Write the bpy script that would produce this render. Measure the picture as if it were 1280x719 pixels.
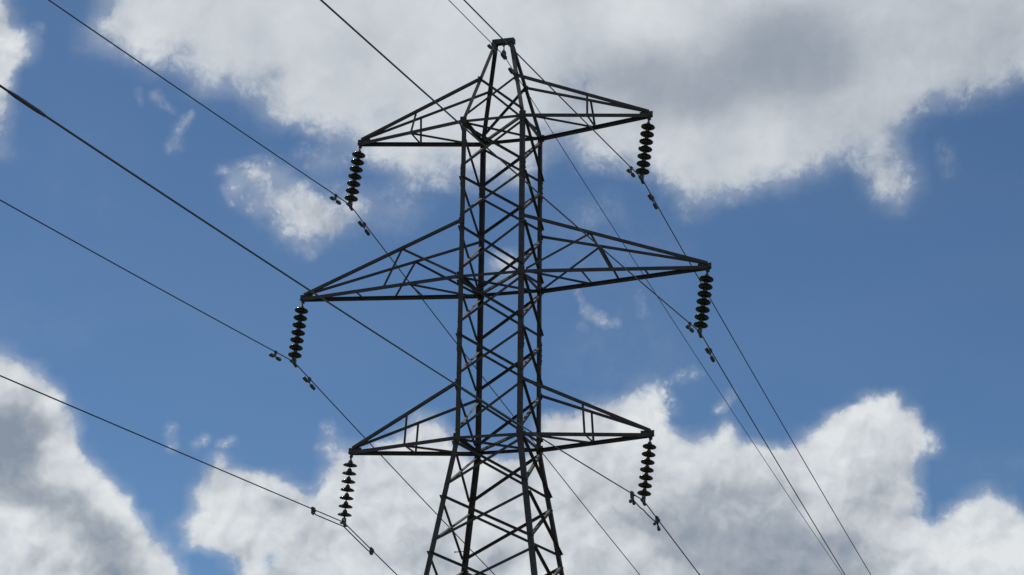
import bpy, bmesh, math, random
from mathutils import Vector, Matrix

for o in list(bpy.data.objects): bpy.data.objects.remove(o)
scene = bpy.context.scene
COL = scene.collection
R = math.radians
random.seed(7)
ZO = 11.15                                   # height of the lowest cross-arm above the ground

# ------------------------------------------------------------------ camera
cam = bpy.data.cameras.new('camera'); cam.sensor_width = 36.0; cam.lens = 79.95
cam.clip_start = 0.1; cam.clip_end = 6000
co = bpy.data.objects.new('camera', cam); COL.objects.link(co); scene.camera = co
def camera_matrix(loc, yaw, pitch, roll):
    cy, sy, cp, sp = math.cos(yaw), math.sin(yaw), math.cos(pitch), math.sin(pitch)
    f = Vector((sy*cp, cy*cp, sp)); r = Vector((cy, -sy, 0)); u = r.cross(f)
    c, s = math.cos(roll), math.sin(roll)
    r2 = c*r + s*u; u2 = -s*r + c*u
    m = Matrix((r2, u2, -f)).transposed().to_4x4(); m.translation = loc
    return m
co.matrix_world = camera_matrix(Vector((11.2349, -37.2531, ZO-9.5451)), R(-16.4803), R(17.6851), R(0.652))

# ------------------------------------------------------------------ light
SUN_DIR = Vector((-0.50, 0.22, 0.84)).normalized()
SUN_EL = math.asin(SUN_DIR.z); SUN_AZ = math.atan2(SUN_DIR.x, SUN_DIR.y)
sl = bpy.data.lights.new('sun', 'SUN'); sl.energy = 3.2; sl.angle = R(0.5); sl.color = (1.0, 0.955, 0.90)
so = bpy.data.objects.new('sun', sl); COL.objects.link(so)
so.rotation_euler = SUN_DIR.to_track_quat('Z', 'Y').to_euler(); so.location = (-30, 20, 60)
scene.view_settings.view_transform = 'Standard'; scene.view_settings.look = 'None'
scene.view_settings.exposure = 0.0; scene.view_settings.gamma = 1.0
scene.view_settings.use_curve_mapping = False

# ------------------------------------------------------------------ sky: daylight sky with broken cumulus
# cloud cover and cloud brightness over azimuth -31..-2 deg (columns) and elevation 26..9.5 deg (rows)
COVER = [
[95,78,6,0,0,0,11,58,95,100,100,100,100,100,100,100,100,100,100,100,100,100,100,100,100,100,100,100,100,100,100,100,100,100,100,100,100,100,100,100,100,100,100,100,100,100,100,100,100,100,100,100,100,100,100,100,100,100,100,100,100,100,100],
[95,83,9,0,0,0,9,54,94,100,100,100,100,100,100,100,100,100,100,100,100,100,100,100,100,100,100,100,100,100,100,100,100,100,100,100,100,100,100,100,100,100,100,100,100,100,100,100,100,100,100,100,100,100,100,100,100,100,100,100,100,100,100],
[95,86,12,0,0,0,7,50,93,100,100,100,100,100,100,100,100,100,100,100,100,100,100,100,100,100,100,100,100,100,100,100,100,100,100,100,100,100,100,100,100,100,100,100,100,100,100,100,100,100,100,100,100,100,100,100,100,100,100,100,100,100,100],
[95,89,17,0,0,0,6,46,91,100,100,100,100,100,100,100,100,100,100,100,100,100,100,100,100,100,100,100,100,100,100,100,100,100,100,100,100,100,100,100,100,100,100,100,100,100,100,100,100,100,100,100,100,100,100,100,100,100,100,100,100,100,100],
[95,91,22,0,0,0,5,40,88,100,100,100,100,100,100,100,100,100,100,100,100,100,100,100,100,100,100,100,100,100,100,100,100,100,100,100,100,100,100,100,100,100,100,100,100,100,100,100,100,100,100,100,100,100,100,100,100,100,100,100,100,100,100],
[95,93,28,0,0,1,10,47,89,99,100,100,100,100,100,100,100,100,100,100,100,100,100,100,100,100,100,100,100,100,100,100,100,100,100,100,100,100,100,100,100,100,100,100,100,100,100,100,100,100,100,100,100,100,100,100,100,100,100,100,100,100,100],
[95,94,44,4,0,3,26,67,86,91,95,94,96,99,100,100,100,100,100,100,100,100,100,100,100,100,100,100,100,100,100,100,100,100,100,100,100,100,100,100,100,100,100,100,100,100,100,100,100,100,100,100,100,100,100,100,100,100,100,100,100,100,100],
[95,95,86,51,3,2,21,44,45,53,69,64,73,94,99,99,99,98,100,100,100,100,100,100,100,100,100,100,100,100,100,100,100,100,97,97,100,100,100,100,100,100,100,100,100,100,100,100,100,100,100,100,100,100,100,100,100,100,100,100,98,93,90],
[95,95,90,49,3,1,5,9,7,12,27,24,41,78,88,87,86,77,99,100,100,100,100,100,100,100,100,100,100,100,100,100,100,99,81,73,95,100,100,100,100,100,100,100,100,100,100,100,100,100,100,100,100,100,100,100,99,98,97,94,78,57,48],
[95,95,65,4,2,3,3,3,2,2,4,5,19,42,49,47,61,70,96,99,100,100,100,99,99,100,100,100,100,100,100,99,97,98,95,90,98,100,100,100,100,100,100,100,100,100,100,100,100,100,100,100,100,99,97,91,84,77,72,61,35,14,8],
[95,95,63,2,3,4,5,5,4,4,3,2,4,9,11,11,28,64,82,88,95,99,99,91,91,99,100,100,100,100,100,99,87,85,92,98,100,100,100,100,100,100,100,100,100,100,100,100,100,100,100,100,99,93,73,52,37,27,22,16,6,1,0],
[95,95,69,3,4,6,6,6,6,6,4,2,1,0,1,1,6,23,36,46,67,81,89,93,96,100,100,99,100,100,100,99,83,64,65,89,99,99,99,100,100,100,100,100,100,100,100,100,100,100,99,99,97,73,31,11,5,3,2,1,0,0,0],
[74,66,46,3,5,7,7,7,7,7,5,3,1,0,0,0,0,3,5,10,21,34,51,75,93,99,96,90,94,99,100,98,79,43,33,68,85,85,89,95,99,100,100,100,100,100,100,100,98,93,84,87,93,60,13,1,0,0,0,0,0,0,0],
[28,32,34,10,5,7,8,8,8,7,6,3,1,0,1,4,10,14,5,19,43,35,12,33,66,88,87,78,81,88,90,87,63,23,10,29,40,39,47,68,89,98,100,100,100,99,97,92,81,60,40,57,88,67,16,1,0,0,0,0,0,0,0],
[41,38,34,10,5,7,8,8,8,7,6,3,1,0,11,49,60,66,51,16,19,18,8,9,25,49,59,54,45,45,49,45,25,6,4,4,6,6,9,25,57,88,95,91,89,83,72,55,36,17,8,31,78,76,24,1,0,0,0,0,0,0,0],
[7,5,3,3,5,7,8,8,8,7,6,3,1,0,5,56,49,69,73,60,20,24,27,27,25,22,15,12,8,8,9,8,6,7,8,10,11,11,6,6,24,63,67,52,47,36,24,13,5,2,1,14,57,68,23,2,0,0,0,0,0,0,0],
[0,0,1,2,5,7,8,8,8,7,6,3,1,0,1,16,55,67,73,74,64,47,55,39,36,32,17,3,0,1,3,6,9,11,11,20,24,23,12,9,8,26,23,11,8,5,2,1,0,0,0,4,26,36,10,1,0,0,0,0,0,0,0],
[0,0,1,2,5,7,8,8,8,7,6,3,1,0,0,0,9,20,64,74,73,53,30,27,24,20,9,1,0,1,4,7,11,13,14,14,13,13,13,12,10,7,4,1,0,0,0,0,0,0,0,1,5,7,2,0,0,0,0,0,0,0,0],
[0,0,1,2,4,6,7,7,7,7,5,3,1,0,0,0,0,1,28,64,57,14,11,8,6,5,2,0,0,1,4,8,11,14,14,14,14,14,14,14,12,9,4,2,0,0,0,0,0,0,0,0,0,0,0,0,0,0,0,0,0,0,0],
[0,0,1,2,4,6,6,6,6,6,4,3,1,0,0,0,0,0,1,14,10,2,1,1,0,0,0,0,0,1,35,57,11,13,14,14,14,14,14,14,12,9,5,2,0,0,0,0,0,0,0,0,0,0,0,0,0,0,0,0,0,0,0],
[0,0,0,1,3,4,5,5,4,4,3,2,1,0,0,0,0,0,0,0,0,0,0,0,0,0,0,0,0,1,24,30,10,12,13,13,13,13,13,12,11,8,5,2,0,0,0,0,0,0,0,0,0,0,0,0,0,0,0,0,0,0,0],
[1,1,1,1,2,2,3,3,2,2,2,1,0,0,0,0,0,0,0,0,0,0,0,0,0,0,0,0,0,1,2,5,8,9,10,10,10,10,10,9,9,7,4,2,0,0,0,0,0,0,0,0,0,0,0,0,0,0,0,0,0,0,0],
[3,3,3,3,3,3,3,3,3,1,1,0,0,0,0,0,0,0,0,0,0,0,0,0,0,0,0,0,0,0,1,3,5,5,6,8,9,10,9,9,7,5,3,1,0,0,0,0,0,0,0,0,0,0,0,0,0,0,0,0,0,0,0],
[6,7,7,7,7,7,7,7,5,3,1,0,0,0,0,0,0,0,0,0,0,0,0,0,0,0,0,0,0,0,1,1,2,5,8,11,12,13,13,12,9,6,4,2,1,0,0,0,0,0,0,0,0,0,0,0,0,0,0,0,0,0,0],
[9,9,9,9,9,9,9,9,7,4,1,0,0,0,0,0,0,0,0,0,0,0,0,0,0,0,0,0,0,0,0,1,3,6,9,12,15,15,15,14,11,8,4,2,1,0,0,0,0,0,0,0,0,0,0,0,0,0,0,0,0,0,0],
[10,9,9,9,9,8,8,8,6,3,1,0,0,0,0,0,0,0,0,0,0,0,0,0,0,0,0,0,0,0,0,1,3,6,10,13,15,16,16,14,11,8,4,2,1,0,0,0,0,0,0,0,0,0,0,0,0,0,0,0,0,0,0],
[13,18,27,33,16,5,5,4,3,2,1,0,0,0,0,0,0,0,0,0,0,0,0,0,0,0,0,0,0,0,0,1,3,5,9,12,14,15,14,13,10,7,4,2,1,0,0,0,0,0,0,0,0,0,0,0,0,0,0,0,0,0,0],
[96,98,99,99,94,49,3,2,1,1,0,0,0,0,0,0,0,0,0,0,0,0,0,0,0,0,0,0,0,0,0,1,2,4,7,9,11,12,25,49,8,6,3,1,0,0,0,0,0,0,0,1,2,0,0,0,0,0,0,0,0,0,0],
[100,100,100,100,100,99,46,0,0,0,0,0,0,0,0,0,0,0,0,0,0,0,0,0,0,0,4,4,0,0,0,1,1,3,7,21,39,57,94,81,6,4,2,1,0,0,0,0,0,5,15,65,73,20,0,0,0,0,0,0,0,0,0],
[100,100,100,100,100,100,95,15,0,0,0,0,0,0,0,0,0,0,0,0,0,0,0,0,0,2,67,58,1,0,0,0,1,52,87,97,99,100,100,92,14,2,8,20,0,0,0,0,13,85,92,100,100,77,2,0,0,0,0,0,0,0,0],
[100,100,100,100,100,100,100,64,0,0,0,0,0,0,0,0,0,0,0,0,1,40,2,0,2,47,99,95,25,0,0,0,5,91,100,100,100,100,100,100,89,43,54,89,17,11,2,37,88,100,100,100,100,98,35,1,1,0,0,0,0,0,0],
[100,100,100,100,100,100,100,86,3,0,0,0,0,0,0,1,0,0,0,0,0,59,47,33,60,98,100,100,85,38,29,30,55,98,99,100,100,100,100,100,100,99,99,100,94,94,66,88,100,100,100,100,100,100,64,7,6,5,4,4,3,2,2],
[100,100,100,100,100,100,100,99,34,0,0,0,0,0,3,61,16,3,0,0,0,33,98,97,100,100,100,100,100,99,99,99,100,88,80,100,100,100,100,100,100,100,100,100,100,100,100,100,100,100,100,100,100,76,11,13,13,13,12,12,11,10,10],
[100,100,100,100,100,100,100,100,86,37,1,0,0,0,15,97,96,79,56,26,6,64,93,91,99,100,100,100,100,100,100,100,100,99,91,100,100,100,100,100,100,100,100,100,100,100,100,100,100,100,100,100,100,56,6,8,9,10,11,12,13,13,13],
[100,100,100,100,100,100,100,100,100,98,29,0,0,0,64,100,100,100,100,98,68,93,99,99,100,100,100,100,100,100,100,100,100,100,100,100,100,100,100,100,100,100,100,100,100,100,100,100,100,100,100,100,99,55,1,5,31,58,21,3,5,5,6],
[100,100,100,100,100,100,100,100,100,100,82,6,0,0,63,100,100,100,100,100,100,100,100,100,100,100,100,100,100,100,100,100,100,100,100,100,100,100,100,100,100,100,100,100,100,100,100,100,100,100,100,100,99,53,13,72,99,100,81,8,1,1,0],
[100,100,100,100,100,100,100,100,100,100,100,69,2,28,93,100,100,100,100,100,100,100,100,100,100,100,100,100,100,100,100,100,100,100,100,100,100,100,100,100,100,100,100,100,100,100,100,100,100,100,100,100,100,79,93,100,100,100,100,91,68,56,51],
[100,100,100,100,100,100,100,100,100,100,100,98,44,14,86,89,97,99,94,100,100,100,100,100,100,100,100,100,100,100,100,100,100,100,100,100,100,100,100,100,100,100,100,100,100,100,100,100,100,100,100,100,100,100,100,100,100,100,100,100,100,100,100],
[100,100,100,100,100,100,100,100,100,100,100,100,99,38,5,6,37,94,37,98,100,100,100,100,100,100,100,100,100,100,100,100,100,100,100,100,100,100,100,100,100,100,100,100,100,100,100,100,100,100,100,100,100,100,100,100,100,100,100,100,100,100,100],
[100,100,100,100,100,100,100,100,100,100,100,100,100,95,10,0,10,96,90,100,100,100,100,100,100,100,100,100,100,100,100,100,100,100,100,100,100,100,100,100,100,100,100,100,100,100,100,100,100,100,100,100,100,100,100,100,100,100,100,100,100,100,100],
[100,100,100,100,100,100,100,100,100,100,100,100,100,99,20,0,6,96,100,100,100,100,100,100,100,100,100,100,100,100,100,100,100,100,100,100,100,100,100,100,100,100,100,100,100,100,100,100,100,100,100,100,100,100,100,100,100,100,100,100,100,100,100],
[100,100,100,100,100,100,100,100,100,100,100,100,100,100,41,0,5,94,100,100,100,100,100,100,100,100,100,100,100,100,100,100,100,100,100,100,100,100,100,100,100,100,100,100,100,100,100,100,100,100,100,100,100,100,100,100,100,100,100,100,100,100,100]]
BRIGHT = [
[72,72,72,72,72,73,74,76,78,78,78,78,78,78,78,78,78,78,78,78,78,78,78,78,78,78,78,78,78,78,78,78,77,76,74,74,78,86,89,90,87,79,73,72,72,72,71,71,71,71,71,69,65,62,60,60,60,60,60,60,60,60,60],
[72,72,72,72,72,73,74,76,78,78,78,78,78,78,78,78,78,78,78,78,78,78,78,78,78,78,78,78,78,78,78,78,77,76,74,74,78,86,89,90,87,79,73,72,72,72,71,71,71,71,71,69,65,62,60,60,60,60,60,60,60,60,60],
[72,72,72,72,72,73,74,76,77,78,78,78,78,78,78,78,78,78,78,78,78,78,78,78,78,78,78,78,78,78,78,78,77,76,74,74,78,86,89,90,87,79,73,71,70,69,69,69,69,70,70,68,65,62,60,60,60,60,60,60,60,60,60],
[72,72,72,72,72,73,74,76,77,78,78,78,78,78,78,78,78,78,78,78,78,77,77,77,77,77,78,78,78,78,78,78,77,76,74,73,77,85,89,90,86,78,72,69,65,61,59,59,60,62,64,66,64,61,60,60,60,59,60,60,60,60,60],
[72,72,72,72,72,72,74,76,77,78,78,78,78,78,78,78,77,77,78,77,76,76,75,74,74,75,77,78,78,78,78,78,77,76,73,72,76,83,88,89,85,76,69,63,54,46,42,42,43,46,52,60,63,61,60,59,58,57,57,58,58,59,60],
[72,72,72,72,72,72,74,76,77,78,78,78,78,78,78,75,72,73,76,77,75,73,71,71,71,73,75,77,78,78,78,78,77,74,71,68,69,74,80,82,78,69,61,53,43,34,29,29,29,31,39,53,61,61,60,59,56,54,54,54,55,58,60],
[72,72,72,72,72,72,74,76,77,78,78,78,78,78,77,71,65,68,75,76,73,70,68,68,68,70,74,77,78,78,78,78,76,72,65,60,57,57,60,61,60,55,49,44,36,30,26,25,25,26,33,49,60,61,60,58,54,52,51,51,53,56,59],
[72,72,72,72,72,72,73,75,77,78,78,78,78,78,77,70,64,65,73,76,74,70,68,67,68,70,73,76,78,78,78,78,75,69,60,54,48,43,41,41,41,40,39,36,33,30,27,25,26,27,34,49,61,62,60,58,54,52,51,51,53,57,59],
[72,72,72,72,72,72,73,75,77,78,78,78,78,78,77,71,64,65,73,77,75,71,69,68,69,71,73,76,78,78,78,78,75,67,58,52,46,40,35,34,34,34,34,34,34,34,32,32,34,37,43,55,62,62,61,59,56,54,54,54,55,58,59],
[72,72,72,72,72,72,73,74,76,77,78,78,78,78,77,73,67,66,72,77,76,74,72,71,72,73,75,77,78,78,78,78,75,67,59,54,50,44,39,36,35,35,35,37,42,47,48,49,52,54,57,61,64,63,62,60,59,58,58,58,58,59,60],
[72,72,72,72,72,72,72,73,75,76,77,78,78,78,78,76,74,72,75,77,77,76,75,75,75,76,77,77,78,78,78,78,75,68,61,59,58,53,49,47,46,44,44,48,58,68,69,63,60,60,61,61,62,62,63,63,62,62,62,62,62,62,61],
[72,72,72,72,72,72,72,73,74,75,76,77,78,78,78,78,78,77,77,78,78,77,77,77,77,77,78,78,78,78,78,78,76,70,65,65,66,63,62,62,62,61,60,63,71,80,81,70,62,60,60,60,60,62,65,66,66,66,66,65,65,65,65],
[72,72,72,72,72,72,72,72,73,74,75,76,77,78,78,78,78,78,78,78,78,78,78,78,78,78,78,78,78,78,78,78,76,72,70,70,70,69,69,70,70,70,70,71,74,81,83,72,64,62,62,61,60,62,67,70,70,70,69,69,69,69,68],
[72,72,72,72,72,72,72,72,72,73,74,75,76,77,78,78,78,78,78,78,78,78,78,78,78,77,77,77,77,77,77,77,76,74,72,72,72,71,71,71,72,72,72,72,73,78,79,73,68,68,66,62,60,63,69,71,71,71,71,71,71,71,71],
[72,72,72,72,72,72,72,72,72,72,73,74,75,76,77,77,77,77,77,77,77,77,76,76,76,76,76,76,76,76,76,76,76,75,73,72,72,72,72,72,72,72,72,72,72,73,74,72,71,71,70,65,62,64,69,72,72,72,72,72,72,72,72],
[72,72,72,72,72,72,72,72,72,72,72,73,74,75,75,75,75,75,75,75,75,75,75,75,75,74,74,74,74,74,74,74,74,74,73,72,72,72,72,72,72,72,72,72,72,72,72,72,72,72,71,69,65,66,70,72,72,72,72,72,72,72,72],
[72,72,72,72,72,72,72,72,72,72,72,72,73,73,73,73,73,73,73,73,73,73,73,73,73,73,73,73,73,73,73,73,73,73,72,72,72,72,72,72,72,72,72,72,72,72,72,72,72,72,72,71,70,69,71,72,72,72,72,72,72,72,72],
[72,72,72,72,72,72,72,72,72,72,72,72,72,72,72,72,72,72,72,72,72,72,72,72,72,72,72,72,72,72,72,72,72,72,72,72,72,72,72,72,72,72,72,72,72,72,72,72,72,72,72,72,72,72,72,72,72,72,72,72,72,72,72],
[72,72,72,72,72,72,72,72,72,72,72,72,72,72,72,72,72,72,72,72,72,72,72,72,72,72,72,72,72,72,72,72,72,72,72,72,72,72,72,72,72,72,72,72,72,72,72,72,72,72,72,72,72,72,72,72,72,72,72,72,72,72,72],
[72,72,72,72,72,72,72,72,72,72,72,72,72,72,72,72,72,72,72,72,72,72,72,72,72,72,72,72,72,72,72,72,72,72,72,72,72,72,72,72,72,72,72,72,72,72,72,72,72,72,72,72,72,72,72,72,72,72,72,72,72,72,72],
[72,72,72,72,72,72,72,72,72,72,72,72,72,72,72,72,72,72,72,72,72,72,72,72,72,72,72,72,72,72,72,72,72,72,72,72,72,72,72,72,72,72,72,72,72,72,72,72,72,72,72,72,72,72,72,72,72,72,72,72,72,72,72],
[72,72,72,72,72,72,72,72,72,72,72,72,72,72,72,72,72,72,72,72,72,72,72,72,72,72,72,72,72,72,72,72,72,72,72,72,72,72,72,72,72,72,72,72,72,72,72,72,72,72,72,72,72,72,72,72,72,72,72,72,72,72,72],
[72,72,72,72,72,72,72,72,72,72,72,72,72,72,72,72,72,72,72,72,72,72,72,72,72,72,72,72,72,72,72,72,72,72,72,72,72,72,72,72,72,72,72,72,72,72,72,72,72,72,72,72,72,72,72,72,72,72,72,72,72,72,72],
[72,72,72,72,72,72,72,72,72,72,72,72,72,72,72,72,72,72,72,72,72,72,72,72,72,72,72,72,72,72,72,72,72,72,72,72,72,72,72,72,72,72,72,72,72,72,72,72,72,72,72,72,72,72,72,72,72,72,72,72,72,72,72],
[72,72,72,72,72,72,72,72,72,72,72,72,72,72,72,72,72,72,72,72,72,72,72,72,72,72,72,72,72,72,72,72,72,72,72,72,72,72,72,72,72,72,72,72,72,72,72,72,72,72,72,72,72,72,72,72,72,72,72,72,72,72,72],
[72,73,73,73,73,74,74,74,72,72,72,72,72,72,72,72,72,72,72,72,72,72,72,72,72,72,72,72,72,72,72,72,72,72,72,72,72,72,72,72,72,72,72,72,72,72,72,72,72,72,72,72,72,72,72,72,72,72,72,72,72,72,72],
[77,78,78,79,79,79,79,79,74,72,72,72,72,72,72,72,72,72,72,72,72,72,72,72,72,72,72,72,72,72,72,72,72,72,72,72,72,72,73,73,72,72,72,73,73,72,72,72,72,72,72,72,72,72,72,72,72,72,72,72,72,72,72],
[80,80,80,80,80,80,80,80,77,72,72,72,72,72,72,72,72,72,72,72,72,72,72,72,72,72,72,72,72,72,72,72,73,73,73,73,73,76,80,80,76,74,74,74,74,74,72,72,72,72,73,74,73,72,72,72,72,72,72,72,72,72,72],
[80,80,80,80,80,80,80,80,79,74,72,72,72,72,72,72,72,72,72,72,72,72,72,72,72,72,72,72,72,72,72,72,74,75,75,75,75,80,89,89,80,76,76,76,76,75,73,73,75,78,80,82,79,74,72,72,72,72,72,72,72,72,72],
[68,65,62,63,65,75,80,80,80,77,72,72,72,72,72,72,72,72,72,72,72,72,72,72,72,72,72,72,72,72,72,72,74,76,76,76,76,81,90,90,81,76,76,76,76,75,73,77,83,85,86,86,85,80,74,72,72,72,72,72,72,72,72],
[22,20,18,19,21,45,76,80,80,79,74,72,72,72,72,72,72,72,72,72,72,72,72,72,72,72,72,72,72,72,72,72,74,76,76,76,76,80,86,83,78,75,75,75,76,75,73,77,85,85,84,85,85,85,80,73,72,72,72,72,72,72,72],
[10,10,10,9,8,16,67,80,80,80,77,72,72,72,72,72,72,72,72,72,72,72,72,72,72,72,72,72,72,72,72,72,74,76,76,76,76,75,75,73,71,70,70,71,73,75,73,76,83,78,67,69,75,80,79,73,72,72,72,72,72,72,72],
[10,10,10,9,5,11,68,79,80,80,79,74,72,72,72,72,73,73,73,72,72,72,72,72,72,72,72,72,72,72,72,72,74,76,76,76,74,70,66,65,64,63,62,64,67,72,72,72,74,69,56,54,56,64,74,72,72,72,72,72,72,72,72],
[10,10,10,9,7,15,68,66,76,80,80,78,73,72,74,77,78,79,75,72,72,72,72,72,72,71,71,72,72,72,72,72,74,76,76,75,72,65,61,60,59,58,57,57,59,65,66,64,64,64,55,52,52,61,71,72,72,73,72,72,72,72,72],
[15,16,17,13,11,18,60,64,71,80,80,80,75,72,77,81,82,81,77,72,71,72,72,71,70,69,69,70,72,72,72,72,74,75,74,72,70,65,61,59,57,53,50,47,47,52,59,60,60,62,56,52,53,62,72,73,76,77,74,72,72,72,72],
[54,57,59,48,35,26,27,30,47,65,79,80,78,73,76,81,81,79,73,70,69,70,70,69,68,67,67,69,71,72,72,72,73,73,70,68,67,65,63,60,51,42,37,34,32,35,45,54,57,58,59,56,54,65,75,78,80,80,79,76,73,73,73],
[79,79,79,78,75,69,58,37,18,26,67,80,79,74,74,76,75,73,70,69,68,69,70,68,66,66,66,68,71,72,72,72,72,71,68,66,66,66,65,59,43,30,27,26,25,26,29,33,38,42,50,61,67,76,80,78,74,76,80,80,78,78,77],
[80,80,80,80,80,80,79,73,42,15,41,77,80,76,72,72,72,72,71,70,70,70,70,68,67,66,66,68,71,72,72,72,72,70,67,66,66,66,65,59,39,26,24,24,24,24,24,25,25,28,37,59,68,75,80,75,68,72,80,80,80,80,80],
[80,80,80,80,80,80,80,80,71,25,20,64,80,78,73,72,72,72,72,72,72,71,71,69,68,67,68,69,71,72,72,72,72,70,67,66,66,66,65,58,38,26,24,24,24,24,24,24,24,25,35,60,61,71,80,78,76,77,80,80,80,80,80],
[80,80,80,80,80,80,80,80,78,42,14,42,77,78,73,72,72,72,72,72,72,72,72,71,70,70,70,70,71,72,72,72,72,70,67,66,66,66,65,56,37,25,24,24,24,24,24,24,24,25,37,64,67,72,80,80,80,80,80,80,80,80,80],
[80,80,80,80,80,80,80,80,80,64,40,48,76,78,73,72,72,72,72,72,72,72,72,72,72,72,72,72,72,72,72,72,72,70,67,66,66,66,65,55,35,25,24,24,24,24,24,24,24,26,39,71,79,79,80,80,80,80,80,80,80,80,80],
[80,80,80,80,80,80,80,80,80,79,77,77,79,78,73,72,72,72,72,72,72,72,72,72,72,72,72,72,72,72,72,72,72,70,67,66,66,66,65,55,35,25,24,24,24,24,24,24,24,26,40,73,80,80,80,80,80,80,80,80,80,80,80]]

# thin wisps: azimuth, elevation of both ends, half width (deg), density
WISPS = [
    (-24.333, 20.355, -23.828, 20.402, 0.141, 0.60),
    (-24.146, 20.025, -23.916, 19.677, 0.141, 0.55),
    (-23.791, 20.504, -22.989, 20.604, 0.161, 0.60),
    (-22.785, 19.472, -22.181, 18.736, 0.242, 0.75),
    (-22.181, 18.736, -21.835, 18.529, 0.161, 0.70),
    (-21.738, 19.758, -20.772, 19.553, 0.181, 0.60),
    (-23.138, 20.197, -22.225, 19.738, 0.242, 0.75),
    (-22.112, 21.025, -21.161, 20.803, 0.181, 0.45),
    (-22.011, 20.669, -21.405, 20.493, 0.121, 0.40),
    (-16.532, 21.900, -16.203, 21.502, 0.121, 0.30),
    (-29.402, 23.422, -29.656, 22.967, 0.161, 0.50),
    (-25.115, 21.743, -25.338, 21.570, 0.101, 0.55),
    (-25.338, 21.570, -25.510, 21.281, 0.141, 0.60),
    (-25.510, 21.281, -25.546, 20.840, 0.141, 0.50),
    (-26.166, 22.229, -25.873, 21.972, 0.121, 0.50),
    (-25.873, 21.972, -25.672, 21.827, 0.101, 0.40),
    (-26.611, 22.237, -26.510, 22.007, 0.101, 0.30),
    (-14.767, 17.565, -14.513, 17.123, 0.101, 0.50),
    (-14.513, 17.123, -14.155, 16.881, 0.161, 0.62),
    (-14.155, 16.881, -13.714, 16.840, 0.121, 0.50),
    (-14.660, 16.719, -14.554, 16.599, 0.121, 0.35),
    (-13.184, 17.522, -13.082, 17.039, 0.121, 0.35),
    (-12.449, 15.386, -12.115, 15.464, 0.161, 0.26),
    (-12.115, 15.504, -11.698, 15.580, 0.161, 0.36),
    (-10.756, 14.927, -11.093, 14.592, 0.141, 0.55),
    (-25.241, 13.838, -25.179, 13.483, 0.141, 0.50),
    (-24.509, 13.473, -24.296, 13.661, 0.121, 0.50),
    (-23.900, 13.498, -23.620, 13.609, 0.121, 0.50),
    (-5.060, 20.955, -4.923, 20.394, 0.181, 0.24),
    (-21.220, 14.073, -21.141, 13.636, 0.161, 0.60),
    (-21.314, 13.850, -21.467, 13.546, 0.101, 0.35),
    (-12.577, 15.066, -12.332, 14.703, 0.202, 0.45),
    (-5.818, 21.669, -5.627, 21.303, 0.161, 0.30),
    (-22.700, 20.798, -22.279, 20.938, 0.141, 0.30),
]
AZ0, AZ1, EL0, EL1 = -31.0, -2.0, 26.0, 9.5
SKY_STRENGTH = 0.078
def cloud_row(j, rc, rb):
    """one row of the cloud map: looks the row up by azimuth, weights it by elevation and adds it to the rows before"""
    t = bpy.data.node_groups.new('cloud_row', 'ShaderNodeTree'); N = t.nodes; L = t.links
    for nm, ty, io in (('azimuth', 'NodeSocketFloat', 'INPUT'), ('elevation', 'NodeSocketFloat', 'INPUT'), ('sum', 'NodeSocketVector', 'INPUT'), ('sum', 'NodeSocketVector', 'OUTPUT')):
        t.interface.new_socket(nm, in_out=io, socket_type=ty)
    gi = N.new('NodeGroupInput'); go = N.new('NodeGroupOutput')
    def M(op, a, b, c=None, clamp=False):
        n = N.new('ShaderNodeMath'); n.operation = op; n.use_clamp = clamp
        for s, x in zip(n.inputs, (a, b, c)):
            if x is None: continue
            if isinstance(x, (int, float)): s.default_value = x
            else: L.new(x, s)
        return n.outputs[0]
    sx = N.new('ShaderNodeSeparateXYZ'); L.new(gi.outputs[2], sx.inputs[0])
    fx = M('MULTIPLY_ADD', sx.outputs[0], 1e-9, gi.outputs[0])        # keeps the rows in order, so few values are held at once
    fx2 = M('MULTIPLY', fx, 2.0); fx3 = M('SUBTRACT', fx2, 1.0); right = M('GREATER_THAN', fx, 0.5)
    wt = M('SUBTRACT', 1.0, M('ABSOLUTE', M('SUBTRACT', gi.outputs[1], float(j)), 0.0), clamp=True)
    wr = M('MULTIPLY', wt, right); wl = M('SUBTRACT', wt, wr)
    acc = gi.outputs[2]
    for s0, fac, w in ((0, fx2, wl), (31, fx3, wr)):
        rp = N.new('ShaderNodeValToRGB'); cr = rp.color_ramp; cr.interpolation = 'LINEAR'
        while len(cr.elements) < 32: cr.elements.new(0.5)
        for i in range(32): cr.elements[i].position = i/31.0
        for i in range(32): cr.elements[i].color = (rc[s0+i]/100.0, rb[s0+i]/100.0, 0, 1)
        L.new(fac, rp.inputs[0])
        v = N.new('ShaderNodeVectorMath'); v.operation = 'MULTIPLY_ADD'
        L.new(rp.outputs[0], v.inputs[0]); L.new(w, v.inputs[1]); L.new(acc, v.inputs[2]); acc = v.outputs[0]
    L.new(acc, go.inputs[0])
    return t
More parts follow.
